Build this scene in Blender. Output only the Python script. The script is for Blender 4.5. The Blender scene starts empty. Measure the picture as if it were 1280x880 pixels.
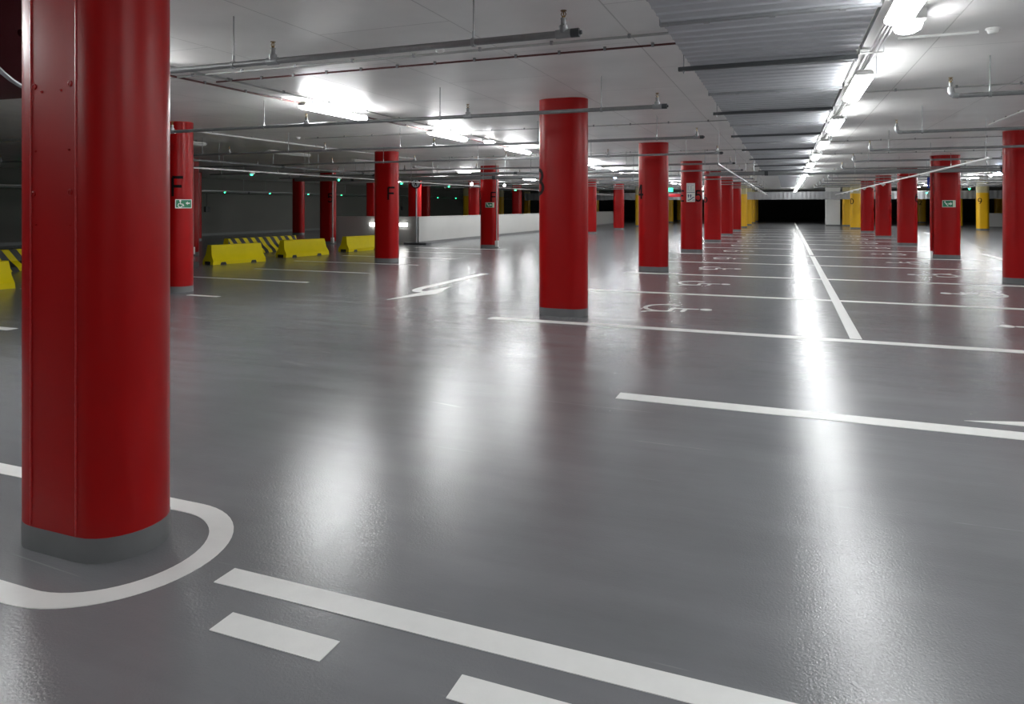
import bpy, bmesh, math, random
from mathutils import Vector, Matrix
random.seed(7)
PI = math.pi
S = bpy.context.scene
C = S.collection
ORD = ['nearest', 'first', 'second', 'third', 'fourth', 'fifth', 'sixth', 'seventh', 'eighth', 'ninth', 'tenth', 'eleventh', 'twelfth', 'thirteenth',
       'fourteenth', 'fifteenth', 'sixteenth', 'seventeenth', 'eighteenth', 'nineteenth', 'twentieth']
CEIL = 2.98

# ---------------------------------------------------------------- materials
def mat(name, col, rough=0.5, metal=0.0, var=0.0, vscale=6.0, bump=0.0, bscale=80.0, emit=None, estr=0.0, coat=0.0, spec=0.5, rvar=0.0):
    m = bpy.data.materials.new(name); m.use_nodes = True
    nt = m.node_tree; N = nt.nodes; L = nt.links
    b = N['Principled BSDF']
    b.inputs['Base Color'].default_value = (*col, 1)
    b.inputs['Roughness'].default_value = rough
    b.inputs['Metallic'].default_value = metal
    b.inputs['Specular IOR Level'].default_value = spec
    if coat: b.inputs['Coat Weight'].default_value = coat; b.inputs['Coat Roughness'].default_value = .15
    if emit:
        b.inputs['Emission Color'].default_value = (*emit, 1); b.inputs['Emission Strength'].default_value = estr
    tc = N.new('ShaderNodeTexCoord')
    if var or rvar:
        n = N.new('ShaderNodeTexNoise'); n.inputs['Scale'].default_value = vscale; n.inputs['Detail'].default_value = 6
        L.new(tc.outputs['Object'], n.inputs['Vector'])
        if var:
            mx = N.new('ShaderNodeMix'); mx.data_type = 'RGBA'
            mx.inputs['A'].default_value = (*[c * (1 - var) for c in col], 1); mx.inputs['B'].default_value = (*[min(1, c * (1 + var)) for c in col], 1)
            L.new(n.outputs['Fac'], mx.inputs['Factor']); L.new(mx.outputs['Result'], b.inputs['Base Color'])
        if rvar:
            r = N.new('ShaderNodeMapRange'); r.inputs['From Min'].default_value = .3; r.inputs['From Max'].default_value = .7
            r.inputs['To Min'].default_value = rough - rvar; r.inputs['To Max'].default_value = rough + rvar
            L.new(n.outputs['Fac'], r.inputs['Value']); L.new(r.outputs['Result'], b.inputs['Roughness'])
    if bump:
        n2 = N.new('ShaderNodeTexNoise'); n2.inputs['Scale'].default_value = bscale; n2.inputs['Detail'].default_value = 3
        L.new(tc.outputs['Object'], n2.inputs['Vector'])
        bp = N.new('ShaderNodeBump'); bp.inputs['Strength'].default_value = bump; bp.inputs['Distance'].default_value = .002
        L.new(n2.outputs['Fac'], bp.inputs['Height']); L.new(bp.outputs['Normal'], b.inputs['Normal'])
    return m

def floor_material():
    m = bpy.data.materials.new('grey_epoxy'); m.use_nodes = True
    nt = m.node_tree; N = nt.nodes; L = nt.links; b = N['Principled BSDF']
    tc = N.new('ShaderNodeTexCoord')
    def noise(scale, detail=5, vec=None, rough=.55):
        n = N.new('ShaderNodeTexNoise'); n.inputs['Scale'].default_value = scale; n.inputs['Detail'].default_value = detail; n.inputs['Roughness'].default_value = rough
        L.new(vec or tc.outputs['Object'], n.inputs['Vector']); return n
    def mrange(src, a, c, lo, hi):
        r = N.new('ShaderNodeMapRange'); r.inputs[1].default_value = a; r.inputs[2].default_value = c; r.inputs[3].default_value = lo; r.inputs[4].default_value = hi
        L.new(src, r.inputs[0]); return r.outputs[0]
    mp = N.new('ShaderNodeMapping'); mp.inputs['Scale'].default_value = (.35, 2.2, 1); L.new(tc.outputs['Object'], mp.inputs['Vector'])
    big = noise(.9, 4); streak = noise(1.6, 7, mp.outputs[0], .65); fine = noise(90, 2)
    mx = N.new('ShaderNodeMix'); mx.data_type = 'RGBA'
    mx.inputs['A'].default_value = (.150, .153, .160, 1); mx.inputs['B'].default_value = (.176, .178, .186, 1)
    L.new(mrange(streak.outputs['Fac'], .3, .7, 0, 1), mx.inputs['Factor'])
    mx2 = N.new('ShaderNodeMix'); mx2.data_type = 'RGBA'; mx2.blend_type = 'MULTIPLY'; mx2.inputs['Factor'].default_value = 1
    L.new(mx.outputs['Result'], mx2.inputs['A'])
    g = N.new('ShaderNodeCombineColor'); v = mrange(big.outputs['Fac'], .3, .7, .9, 1.08)
    for i in range(3): L.new(v, g.inputs[i])
    L.new(g.outputs[0], mx2.inputs['B']); 
    mp3 = N.new('ShaderNodeMapping'); mp3.inputs['Scale'].default_value = (.07, 1.1, 1); mp3.inputs['Rotation'].default_value = (0, 0, .06); L.new(tc.outputs['Object'], mp3.inputs['Vector'])
    sc = noise(.8, 1, mp3.outputs[0]); ab = N.new('ShaderNodeMath'); ab.operation = 'SUBTRACT'; ab.inputs[1].default_value = .52; L.new(sc.outputs['Fac'], ab.inputs[0])
    ab2 = N.new('ShaderNodeMath'); ab2.operation = 'ABSOLUTE'; L.new(ab.outputs[0], ab2.inputs[0])
    ln = mrange(ab2.outputs[0], 0, .0022, 1, 0); br_ = noise(2.2, 2); gate = mrange(br_.outputs['Fac'], .52, .64, 0, .55)
    ml = N.new('ShaderNodeMath'); ml.operation = 'MULTIPLY'; L.new(ln, ml.inputs[0]); L.new(gate, ml.inputs[1])
    mx3 = N.new('ShaderNodeMix'); mx3.data_type = 'RGBA'; mx3.inputs['B'].default_value = (.30, .30, .31, 1)
    L.new(ml.outputs[0], mx3.inputs['Factor']); L.new(mx2.outputs['Result'], mx3.inputs['A']); L.new(mx3.outputs['Result'], b.inputs['Base Color'])
    L.new(mrange(streak.outputs['Fac'], .3, .7, FLOOR_R - .025, FLOOR_R + .025), b.inputs['Roughness'])
    b.inputs['Specular IOR Level'].default_value = .5
    peel = noise(95, 2); wav = noise(7, 3)
    bp = N.new('ShaderNodeBump'); bp.inputs['Strength'].default_value = .5; bp.inputs['Distance'].default_value = .0021; L.new(peel.outputs['Fac'], bp.inputs['Height'])
    b2 = N.new('ShaderNodeBump'); b2.inputs['Strength'].default_value = .12; b2.inputs['Distance'].default_value = .004; L.new(wav.outputs['Fac'], b2.inputs['Height'])
    L.new(bp.outputs['Normal'], b2.inputs['Normal']); L.new(b2.outputs['Normal'], b.inputs['Normal'])
    return m

def ceiling_material():
    m = bpy.data.materials.new('painted_slab'); m.use_nodes = True
    nt = m.node_tree; N = nt.nodes; L = nt.links; b = N['Principled BSDF']
    tc = N.new('ShaderNodeTexCoord')
    br = N.new('ShaderNodeTexBrick'); br.offset = .5
    br.inputs['Color1'].default_value = (.90, .89, .875, 1); br.inputs['Color2'].default_value = (.88, .87, .855, 1); br.inputs['Mortar'].default_value = (.62, .61, .60, 1)
    br.inputs['Scale'].default_value = 1; br.inputs['Mortar Size'].default_value = .006; br.inputs['Brick Width'].default_value = 2.5; br.inputs['Row Height'].default_value = 1.25
    mp = N.new('ShaderNodeMapping'); mp.inputs['Rotation'].default_value = (0, 0, PI / 2); L.new(tc.outputs['Object'], mp.inputs['Vector']); L.new(mp.outputs[0], br.inputs['Vector'])
    n = N.new('ShaderNodeTexNoise'); n.inputs['Scale'].default_value = 1.3; n.inputs['Detail'].default_value = 6; L.new(tc.outputs['Object'], n.inputs['Vector'])
    r = N.new('ShaderNodeMapRange'); r.inputs[1].default_value = .3; r.inputs[2].default_value = .7; r.inputs[3].default_value = .93; r.inputs[4].default_value = 1.05; L.new(n.outputs['Fac'], r.inputs[0])
    g = N.new('ShaderNodeCombineColor')
    for i in range(3): L.new(r.outputs[0], g.inputs[i])
    mx = N.new('ShaderNodeMix'); mx.data_type = 'RGBA'; mx.blend_type = 'MULTIPLY'; mx.inputs['Factor'].default_value = 1
    L.new(br.outputs['Color'], mx.inputs['A']); L.new(g.outputs[0], mx.inputs['B']); L.new(mx.outputs['Result'], b.inputs['Base Color'])
    b.inputs['Roughness'].default_value = .42
    bp = N.new('ShaderNodeBump'); bp.inputs['Strength'].default_value = .6; bp.inputs['Distance'].default_value = .004; bp.invert = True
    L.new(br.outputs['Fac'], bp.inputs['Height']); L.new(bp.outputs['Normal'], b.inputs['Normal'])
    return m

FLOOR_R = .22
LAMP = 74.0
M = {
    'floor': floor_material(), 'ceiling': ceiling_material(),
    'wall': mat('grey_wall_paint', (.11, .11, .10), .75, spec=.2, var=.08, vscale=1.2),
    'dark_wall': mat('dark_wall_paint', (.10, .10, .10), .7, var=.1),
    'white_wall': mat('white_wall_paint', (.72, .72, .70), .45, var=.04, vscale=2),
    'parapet': mat('pale_parapet_paint', (.40, .40, .385), .5, var=.05, vscale=2),
    'skirt': mat('grey_plinth_paint', (.135, .138, .14), .4, var=.15, vscale=9),
    'red': mat('red_gloss_paint', (.29, .0025, .003), .33, spec=.20, var=.03, vscale=2, bump=.12, bscale=30),
    'maroon': mat('maroon_metal_paint', (.045, .003, .006), .6, spec=.1, var=.1),
    'yellow': mat('yellow_gloss_paint', (.72, .40, .006), .33, var=.05, vscale=3),
    'pale': mat('pale_column_head', (.50, .44, .24), .5, var=.08),
    'white_paint': mat('white_line_paint', (.74, .74, .72), .38, var=.06, vscale=14, bump=.15, bscale=120),
    'black': mat('black_paint', (.006, .004, .004), .6, spec=.08),
    'galv': mat('galvanized_steel', (.36, .37, .38), .42, metal=.85, var=.18, vscale=12, rvar=.1),
    'pipe': mat('galvanized_pipe', (.27, .275, .28), .42, metal=.6, var=.2, vscale=25),
    'dark_steel': mat('dark_bracket_steel', (.07, .075, .08), .5, metal=.5, var=.15),
    'duct': mat('duct_sheet_steel', (.50, .51, .54), .45, metal=.55, var=.14, vscale=5, rvar=.08),
    'brass': mat('brass', (.20, .13, .05), .35, metal=.9),
    'white_plastic': mat('white_plastic', (.75, .75, .73), .4),
    'grey_plastic': mat('grey_plastic', (.32, .32, .32), .45),
    'conduit': mat('grey_conduit', (.42, .42, .41), .4, metal=.3),
    'white_conduit': mat('white_conduit', (.72, .72, .71), .4),
    'red_cable': mat('red_fire_cable', (.09, .022, .02), .5),
    'lamp': mat('lit_diffuser', (.9, .9, .9), .4, emit=(.975, .995, 1), estr=LAMP * 1.12),
    'duct_lamp': mat('lit_duct_diffuser', (.9, .9, .9), .4, emit=(.975, .995, 1), estr=LAMP * .47),
    'lamp_off': mat('unlit_diffuser', (.5, .5, .48), .4),
    'led_green': mat('green_led', (.0, .6, .3), .4, emit=(.02, 1, .30), estr=16),
    'led_white': mat('white_led', (.9, .9, .9), .4, emit=(1, 1, 1), estr=25),
    'led_blue': mat('blue_led', (.5, .6, .9), .4, emit=(.55, .7, 1), estr=30),
    'bulkhead': mat('lit_bulkhead', (.9, .9, .9), .4, emit=(1, .98, .94), estr=14),
    'barrier_yellow': mat('barrier_yellow_paint', (.74, .60, .002), .5, spec=.2, var=.1, vscale=4, bump=.3, bscale=60),
    'barrier_black': mat('barrier_black_paint', (.012, .012, .012), .5),
    'sign_green': mat('sign_green', (.0, .16, .07), .4),
    'sign_white': mat('sign_white', (.72, .74, .70), .4),
    'sign_glow': mat('sign_photoluminescent', (.62, .72, .52), .4),
    'sign_grey': mat('sign_grey', (.42, .44, .48), .4),
    'sign_navy': mat('sign_navy', (.02, .03, .10), .4),
    'sign_blue': mat('sign_blue', (.015, .04, .30), .4),
    'sign_red': mat('sign_red', (.50, .01, .02), .4),
    'weld': mat('weld_bead_red', (.36, .012, .014), .32, var=.2, vscale=60, bump=1, bscale=90),
    'lit_green': mat('lit_green_sign', (0, .4, .2), .4, emit=(.05, .8, .4), estr=2.5),
}

# ---------------------------------------------------------------- mesh builder
class MB:
    def __init__(s): s.v = []; s.f = []; s.mi = []; s.cur = 0
    def add(s, vs, fs):
        b = len(s.v); s.v += [tuple(v) for v in vs]; s.f += [tuple(b + i for i in f) for f in fs]; s.mi += [s.cur] * len(fs); return s
    def box(s, x0, x1, y0, y1, z0, z1):
        vs = [(x, y, z) for z in (z0, z1) for y in (y0, y1) for x in (x0, x1)]
        return s.add(vs, [(0, 2, 3, 1), (4, 5, 7, 6), (0, 1, 5, 4), (2, 6, 7, 3), (0, 4, 6, 2), (1, 3, 7, 5)])
    def bbox(s, x0, x1, y0, y1, z0, z1, e=.004):
        bm = bmesh.new(); bmesh.ops.create_cube(bm, size=1)
        for v in bm.verts: v.co = Vector(((x0 + x1) / 2 + v.co.x * (x1 - x0), (y0 + y1) / 2 + v.co.y * (y1 - y0), (z0 + z1) / 2 + v.co.z * (z1 - z0)))
        bmesh.ops.bevel(bm, geom=bm.edges[:], offset=e, segments=2, affect='EDGES', profile=.5)
        bm.verts.index_update(); s.add([v.co for v in bm.verts], [[v.index for v in f.verts] for f in bm.faces]); bm.free(); return s
    def tube(s, p0, p1, r, n=10, r1=None, caps=True):
        p0 = Vector(p0); p1 = Vector(p1); d = (p1 - p0).normalized()
        a = d.orthogonal().normalized(); c = d.cross(a); r1 = r if r1 is None else r1
        vs = [p0 + (a * math.cos(t) + c * math.sin(t)) * r for t in [2 * PI * i / n for i in range(n)]]
        vs += [p1 + (a * math.cos(t) + c * math.sin(t)) * r1 for t in [2 * PI * i / n for i in range(n)]]
        fs = [(i, (i + 1) % n, n + (i + 1) % n, n + i) for i in range(n)]
        if caps: fs += [tuple(range(n))[::-1], tuple(range(n, 2 * n))]
        return s.add(vs, fs)
    def path(s, pts, r, n=8):
        for i in range(len(pts) - 1): s.tube(pts[i], pts[i + 1], r, n)
        return s
    def lathe(s, prof, o=(0, 0, 0), n=16, caps=True):           # (radius, z) profile about z
        vs = []; fs = []
        for (r, z) in prof: vs += [(o[0] + r * math.cos(2 * PI * i / n), o[1] + r * math.sin(2 * PI * i / n), o[2] + z) for i in range(n)]
        for k in range(len(prof) - 1): fs += [(k * n + i, k * n + (i + 1) % n, (k + 1) * n + (i + 1) % n, (k + 1) * n + i) for i in range(n)]
        if caps: fs += [tuple(range(n))[::-1], tuple((len(prof) - 1) * n + i for i in range(n))]
        return s.add(vs, fs)
    def ball(s, c, r, n=10, sz=1.0):
        prof = [(r * math.sin(PI * k / n) + 1e-4, -r * sz * math.cos(PI * k / n)) for k in range(n + 1)]
        return s.lathe(prof, c, 12)
    def prism(s, poly, z0, z1):                      # polygon in xy (counter-clockwise), extruded
        n = len(poly)
        vs = [(x, y, z0) for x, y in poly] + [(x, y, z1) for x, y in poly]
        return s.add(vs, [tuple(range(n))[::-1], tuple(range(n, 2 * n))] + [(i, (i + 1) % n, n + (i + 1) % n, n + i) for i in range(n)])
    def ribbon(s, pts, w, z0, z1, closed=False):     # painted stroke of width w, lying flat
        P = [Vector((p[0], p[1])) for p in pts]; n = len(P); Lf = []; Rt = []
        for i in range(n):
            a = P[(i - 1) % n] if closed or i > 0 else P[i]; b = P[(i + 1) % n] if closed or i < n - 1 else P[i]
            d = (b - a).normalized(); q = Vector((-d.y, d.x)) * w / 2
            Lf.append(P[i] + q); Rt.append(P[i] - q)
        m = n if closed else n - 1
        vs = [(p.x, p.y, z) for z in (z0, z1) for p in Lf + Rt]; fs = []
        for i in range(m):
            j = (i + 1) % n
            fs += [(2 * n + i, 3 * n + i, 3 * n + j, 2 * n + j), (i, j, n + j, n + i), (i, 2 * n + i, 2 * n + j, j), (n + i, n + j, 3 * n + j, 3 * n + i)]
        if not closed: fs += [(0, n, 3 * n, 2 * n), (n - 1, 3 * n - 1, 4 * n - 1, 2 * n - 1)]
        return s.add(vs, fs)
    def xf(s, mtx):
        s.v = [tuple(mtx @ Vector(v)) for v in s.v]; return s
    def mesh(s, name, mats, smooth=None):
        me = bpy.data.meshes.new(name); me.from_pydata(s.v, [], s.f)
        for m in (mats if isinstance(mats, (list, tuple)) else [mats]): me.materials.append(m)
        if any(s.mi):
            for p, i in zip(me.polygons, s.mi): p.material_index = i
        bm = bmesh.new(); bm.from_mesh(me); bmesh.ops.recalc_face_normals(bm, faces=bm.faces); bm.to_mesh(me); bm.free()
        if smooth is not None:
            me.polygons.foreach_set('use_smooth', [True] * len(me.polygons)); me.set_sharp_from_angle(angle=math.radians(smooth))
        me.update(); return me

def obj(name, data, m=None, parent=None, loc=(0, 0, 0), rz=0.0, smooth=35):
    me = data if isinstance(data, bpy.types.Mesh) else data.mesh(name, m, smooth)
    o = bpy.data.objects.new(name, me); C.objects.link(o)
    o.location = loc; o.rotation_euler = (0, 0, rz)
    if parent: o.parent = parent
    return o
def tag(o, label, cat, group=None, kind='thing'):
    o['label'] = label; o['category'] = cat
    if group: o['group'] = group
    if kind: o['kind'] = kind
    return o
def thing(name, label, cat, loc=(0, 0, 0), rz=0.0, group=None):
    o = bpy.data.objects.new(name, None); C.objects.link(o); o.location = loc; o.rotation_euler = (0, 0, rz)
    return tag(o, label, cat, group)
def struct(name, mb, m, smooth=None):
    o = obj(name, mb, m, smooth=smooth); o['kind'] = 'structure'; return o
CACHE = {}
def shared(key, fn):
    if key not in CACHE: CACHE[key] = fn()
    return CACHE[key]

# ---------------------------------------------------------------- setting
X0, X1, Y0, Y1 = -27.6, 26.0, -9.0, 104.0
struct('floor', MB().box(X0 - .2, X1 + .2, Y0 - .2, Y1 + .2, -.2, 0), M['floor'])
struct('ceiling', MB().box(X0 - .2, X1 + .2, Y0 - .2, Y1 + .2, CEIL, CEIL + .05), M['ceiling'])
struct('wall_left', MB().box(X0 - .2, X0, Y0, Y1, 0, CEIL), M['wall'])
struct('wall_right', MB().box(X1, X1 + .2, Y0, Y1, 0, CEIL), M['wall'])
struct('wall_back', MB().box(X0, X1, Y0 - .2, Y0, 0, CEIL), M['wall'])
struct('wall_far', MB().box(X0, X1, Y1, Y1 + .2, 0, CEIL), M['dark_wall'])
struct('baseboard_left', MB().box(X0, X0 + .02, Y0, Y1, 0, .12), M['skirt'])

# ---------------------------------------------------------------- columns
CF, CR = .28, .205                                   # flat length and end radius of the rounded section
def outline(r=CR, fl=CF, n=14):
    pts = [(fl / 2 + r * math.sin(t), -r * math.cos(t)) for t in [PI * i / n for i in range(n + 1)]]
    return pts + [(-x, -y) for x, y in pts]
def wrap(s, off):                                    # arc length from the middle of the -y face -> point on the section
    sg = 1 if s >= 0 else -1; s = abs(s)
    if s <= CF / 2: return (sg * s, -CR - off)
    t = (s - CF / 2) / CR
    return (sg * (CF / 2 + (CR + off) * math.sin(t)), -(CR + off) * math.cos(t))
def arc(cx, cy, rx, ry, a0, a1, n=14):
    return [(cx + rx * math.cos(math.radians(a0 + (a1 - a0) * i / n)), cy + ry * math.sin(math.radians(a0 + (a1 - a0) * i / n))) for i in range(n + 1)]
def seg(*p):
    out = []
    for a, b in zip(p, p[1:]):
        for k in range(6): out.append((a[0] + (b[0] - a[0]) * k / 6, a[1] + (b[1] - a[1]) * k / 6))
    return out + [p[-1]]
GLYPH = {
    'F': [seg((0, 0), (0, 1)), seg((-.03, 1), (.55, 1)), seg((0, .53), (.48, .53))],
    'E': [seg((0, 0), (0, 1)), seg((-.03, 1), (.55, 1)), seg((0, .53), (.48, .53)), seg((-.03, 0), (.55, 0))],
    'D': [seg((0, 0), (0, 1)), seg((0, 1), (.2, 1)) + arc(.2, .5, .36, .5, 90, -90) + seg((.2, 0), (0, 0))],
    '1': [seg((.12, .78), (.34, 1), (.34, 0))],
    '2': [arc(.28, .72, .27, .28, 170, -20) + seg((.5, .58), (0, 0), (.56, 0))],
    '3': [arc(.24, .75, .26, .25, 150, -90) + arc(.24, .26, .31, .26, 90, -150)],
    '4': [seg((.42, 0), (.42, 1)), seg((.42, 1), (0, .3), (.6, .3))],
    '5': [seg((.52, 1), (.08, 1), (.05, .54)) + arc(.26, .32, .29, .32, 125, -150)],
    '6': [arc(.28, .3, .28, .3, 0, 360, 22), arc(.62, .3, .62, .8, 180, 118)],
    '7': [seg((0, 1), (.55, 1), (.2, 0))],
    '8': [arc(.28, .76, .24, .24, 0, 360, 20), arc(.28, .27, .29, .27, 0, 360, 22)],
    '9': [arc(.28, .7, .28, .3, 0, 360, 22), arc(-.06, .7, .62, .8, 0, -62)],
}
def glyph_mesh(txt, s0, h=.33, z=1.675, w=.050):
    mb = MB(); wid = h * .62; x = -(len(txt) - 1) * wid * .62
    for ch in txt:
        for st in GLYPH[ch]:
            tmp = MB().ribbon([(p[0] * h * .95, p[1] * h) for p in st], w, 0, .0022)
            mb.add([(*wrap(s0 + x - .27 * h + v[0], .0016 + v[2]), z + v[1]) for v in tmp.v], tmp.f)
        x += wid * 1.24
    return mb

def shaft_mesh(z1):
    mb = MB(); o = outline(); n = len(o)
    zs = [.10, .6, 1.2, 1.8, 2.4, z1] if z1 > 2.5 else [.10, .6, 1.2, 1.8, z1]
    vs = [(x, y, z) for z in zs for x, y in o]
    fs = [(k * n + i, k * n + (i + 1) % n, (k + 1) * n + (i + 1) % n, (k + 1) * n + i) for k in range(len(zs) - 1) for i in range(n)]
    mb.add(vs, fs + [tuple(range(n))[::-1], tuple((len(zs) - 1) * n + i for i in range(n))])
    return mb
ANG = CF / 2 + CR * math.radians(45)
def column(x, y, colour, label, group=None, marks=(), pipe=None, cat='column'):
    t = thing('concrete_column', label, cat, (x, y, 0), group=group)
    if colour == 'yellow':
        obj('shaft', shared('shaft_y', lambda: shaft_mesh(2.36).mesh('shaft', M['yellow'], 40)), parent=t)
        obj('column_head', shared('head', lambda: MB().prism(outline(CR - .003), 2.36, CEIL).mesh('column_head', M['pale'], 40)), parent=t)
    else:
        obj('shaft', shared('shaft_r', lambda: shaft_mesh(CEIL).mesh('shaft', M['red'], 40)), parent=t)
    obj('plinth', shared('plinth', lambda: MB().prism(outline(CR + .002), 0, .105).mesh('plinth', M['skirt'], 40)), parent=t)
    for txt, s0 in marks:
        o = obj('number_mark' if txt.isdigit() else 'letter_mark', shared(('g', txt, round(s0, 3)), lambda: glyph_mesh(txt, s0).mesh('mark', M['black'])), parent=t)
        o['label'] = 'black painted ' + ('number ' if txt.isdigit() else 'letter ') + txt
    if pipe:
        px, py = pipe
        o = obj('downpipe', MB().tube((px, py, .2), (px, py, CEIL - .002), .022 if x < 0 else .04, 10), M['conduit' if x < 0 else 'red'], t); o['label'] = ('grey' if x < 0 else 'red painted') + ' vertical pipe clipped to the column'
        obj('conduit_box', MB().bbox(px - .06, px + .06, py - .05, py + .03, .04, .26, .008) if x < 0 else MB().tube((px, py, .0), (px, py, .2), .03, 10), M['white_plastic'], t)
    return t

PITCH = 7.05
rowY = [2.27 + PITCH * k for k in range(12)]
# row with the big front column
A = column(-2.925, 2.27, 'red', 'big red column nearest the camera, ringed by a white painted loop', 'red columns')
for s in (-1, 1):
    mb = MB()
    zz = [.11 + i * .035 for i in range(int(2.86 / .035))]
    for a, b in zip(zz, zz[1:]):
        j = .0012 * random.random()
        mb.tube((s * CF / 2 + random.uniform(-.001, .001), -CR - .0005, a), (s * CF / 2 + random.uniform(-.001, .001), -CR - .0005, b), .0042 + j, 6)
    o = obj('weld_seam', mb, M['weld'], A); o['label'] = 'rough vertical weld bead'
for (dx, z, r) in ((-.118, 2.02, .014), (.105, 2.02, .014), (-.12, 1.555, .012), (.105, 1.56, .014), (-.07, 1.995, .006), (.05, 1.995, .006), (-.11, 1.74, .005), (.1, 1.74, .005), (-.105, 1.42, .004), (.105, 1.42, .004)):
    pl = MB().lathe([(r, 0), (r * .95, .003), (r * .7, .0042), (r * .6, .002), (.0005, .002)], n=14).xf(Matrix.Translation((dx, -CR, z)) @ Matrix.Rotation(PI / 2, 4, 'X'))
    obj('plug' if r > .008 else 'bolt', pl, M['red'], A)
mainmarks = {1: [('3', -ANG - .025)], 2: [('4', -ANG)], 3: [('E', -ANG), ('5', .245)], 4: [('6', -ANG)]}
mainlab = {1: 'red column with black 3 on its edge, standing on the first full bay line', 2: 'red column with black 4, next behind the column marked 3',
           3: 'red column carrying the white lift and escalator sign', 4: 'red column with black 6, next behind the lift sign column',
           5: 'red column second behind the lift sign column', 6: 'red column last before the yellow ones, row of the lift sign'}
for k in range(1, 11):
    y = rowY[k] + (-.03 if k == 1 else 0)
    if k <= 6: column(-2.88, y, 'red', mainlab[k].replace('second behind', 'third behind') if k == 5 and False else mainlab[k], 'red columns', mainmarks.get(k, ()))
    else: column(-2.88, y, 'yellow', 'yellow column, %s of the yellow ones in the lift sign row' % ORD[k - 6], 'yellow columns')
# row beyond the white centre line
rlab = {2: 'red column cut by the picture edge, nearest in the running man sign row', 3: 'red column carrying the green running man sign', 4: 'red column with black 6, next behind the running man sign column',
        5: 'red column with black 7, second behind the running man sign column', 6: 'red column last before the yellow ones, running man sign row'}
for k in range(2, 9):
    if k <= 6: column(4.33, rowY[k], 'red', rlab[k], 'red columns', {4: [('6', ANG + .05)], 5: [('7', ANG + .05)]}.get(k, ()), (-.385, -.02) if k == 3 else None)
    else: column(4.33, rowY[k], 'yellow', 'yellow column with black D, front one of the running man sign row' if k == 7 else 'yellow column beside the white pier, running man sign row', 'yellow columns', [('D', -ANG + .05)] if k == 7 else ())
# row marked F
flab = {1: 'red column with black F and green wheelchair exit sign', 2: 'red column with black F, standing before the white parapet end', 3: 'red column with black F and green running man sign before the parapet'}
for k in range(1, 11):
    if k <= 3: column(-10.08, rowY[k], 'red', flab[k], 'red columns', [('F', ANG - .04)] if k < 3 else [('F', ANG - .06)], (.33, -.1) if k == 3 else None)
    elif k <= 6: column(-10.08, rowY[k], 'red', 'red column, %s behind the parapet column with F and exit sign' % ORD[k - 3], 'red columns')
    else: column(-10.08, rowY[k], 'yellow', 'yellow column, %s of the yellow ones in the F row' % ORD[k - 6], 'yellow columns')
# row behind the yellow barriers
for k in range(2, 10):
    if k <= 6: column(-17.15, rowY[k], 'red', {2: 'dark red column with conduit just behind the F and wheelchair sign column', 3: 'red column with black 5 and pale conduit behind the yellow barriers', 4: 'red column rising behind the parapet beside the round sign'}.get(k, 'red column rising behind the white parapet, %s past the round sign' % ORD[k - 4]), 'red columns',
                      [('5', ANG - .06)] if k == 3 else (), (.31, -.12) if k in (2, 3) else None)
    else: column(-17.15, rowY[k], 'yellow', 'dim yellow column, %s of the yellow ones behind the parapet' % ORD[k - 6], 'yellow columns')
# row along the grey wall
for k in range(2, 10):
    if k <= 6: column(-24.2, rowY[k], 'red', 'dark red column in shade near the grey side wall, %s from the camera' % ORD[k - 1], 'red columns')
    else: column(-24.2, rowY[k], 'yellow', 'shaded yellow column near the grey side wall, %s of the yellow ones' % ORD[k - 6], 'yellow columns')
# outer rows past the running man sign
for k in range(7, 11):
    column(11.5, rowY[k], 'yellow', 'yellow column with black 9 before the ramp parapet' if k == 7 else 'yellow column with black 12, last in the row of the number 9' if k == 10 else 'yellow column, %s behind the one with the 9' % ORD[k - 7], 'yellow columns', {7: [('9', -.19)], 10: [('12', -ANG + .05)]}.get(k, ()))
for k in range(10, 12):
    column(18.6, rowY[k] + 5, 'yellow', 'yellow column behind the ramp parapet past the number 9' if k == 10 else 'farther yellow column behind the ramp parapet', 'yellow columns')

t = thing('white_pier', 'square white pier beside the yellow columns under the wide metal duct', 'pier', (3.35, 59.2, 0))
obj('pier_body', MB().bbox(-.5, .5, -.5, .5, .1, CEIL - .004, .02), M['white_wall'], t)
obj('plinth', MB().box(-.505, .505, -.505, .505, 0, .1), M['skirt'], t)

# ---------------------------------------------------------------- floor markings
Z0, Z1 = 0.0, .0025
def slab(name, poly, label, group=None):
    cx = sum(p[0] for p in poly) / len(poly); cy = sum(p[1] for p in poly) / len(poly)
    o = obj(name, MB().prism([(x - cx, y - cy) for x, y in poly], Z0, Z1), M['white_paint'], loc=(cx, cy, 0), smooth=None)
    return tag(o, label, 'floor marking', group)
def rect(name, x0, x1, y0, y1, label, group=None): return slab(name, [(x0, y0), (x1, y0), (x1, y1), (x0, y1)], label, group)
rect('bay_line', -2.125, 5.0, 2.155, 2.27, 'white line nearest the camera, above the short dashes', 'bay lines')
rect('bay_line', -1.24, 5.0, 5.365, 5.545, 'white line starting in open floor before the column marked 3', 'bay lines')
ys = [8.62, 12.2, 15.7, 19.3] + [19.3 + 3.52 * k for k in range(1, 9)]
for i, y in enumerate(ys):
    rect('bay_line', -3.7 if i == 0 else -3.4, 5.1, y - .085, y + .085, 'long white bay line meeting the near end of the centre line' if i == 0 else 'white line across the wheelchair bays, %s behind the one meeting the centre line' % ORD[i], 'bay lines')
for i, (a, b) in enumerate(((8.75, 22.6), (23.3, 48.5), (49.6, 70))):
    cl = rect('centre_line', .675, .80, a, b, ['white centre line, near long stretch between the facing bays', 'white centre line, second stretch between the facing bays', 'white centre line, far stretch before the dark end'][i], 'centre line stretches')
    cl.location.z = .0006
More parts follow.
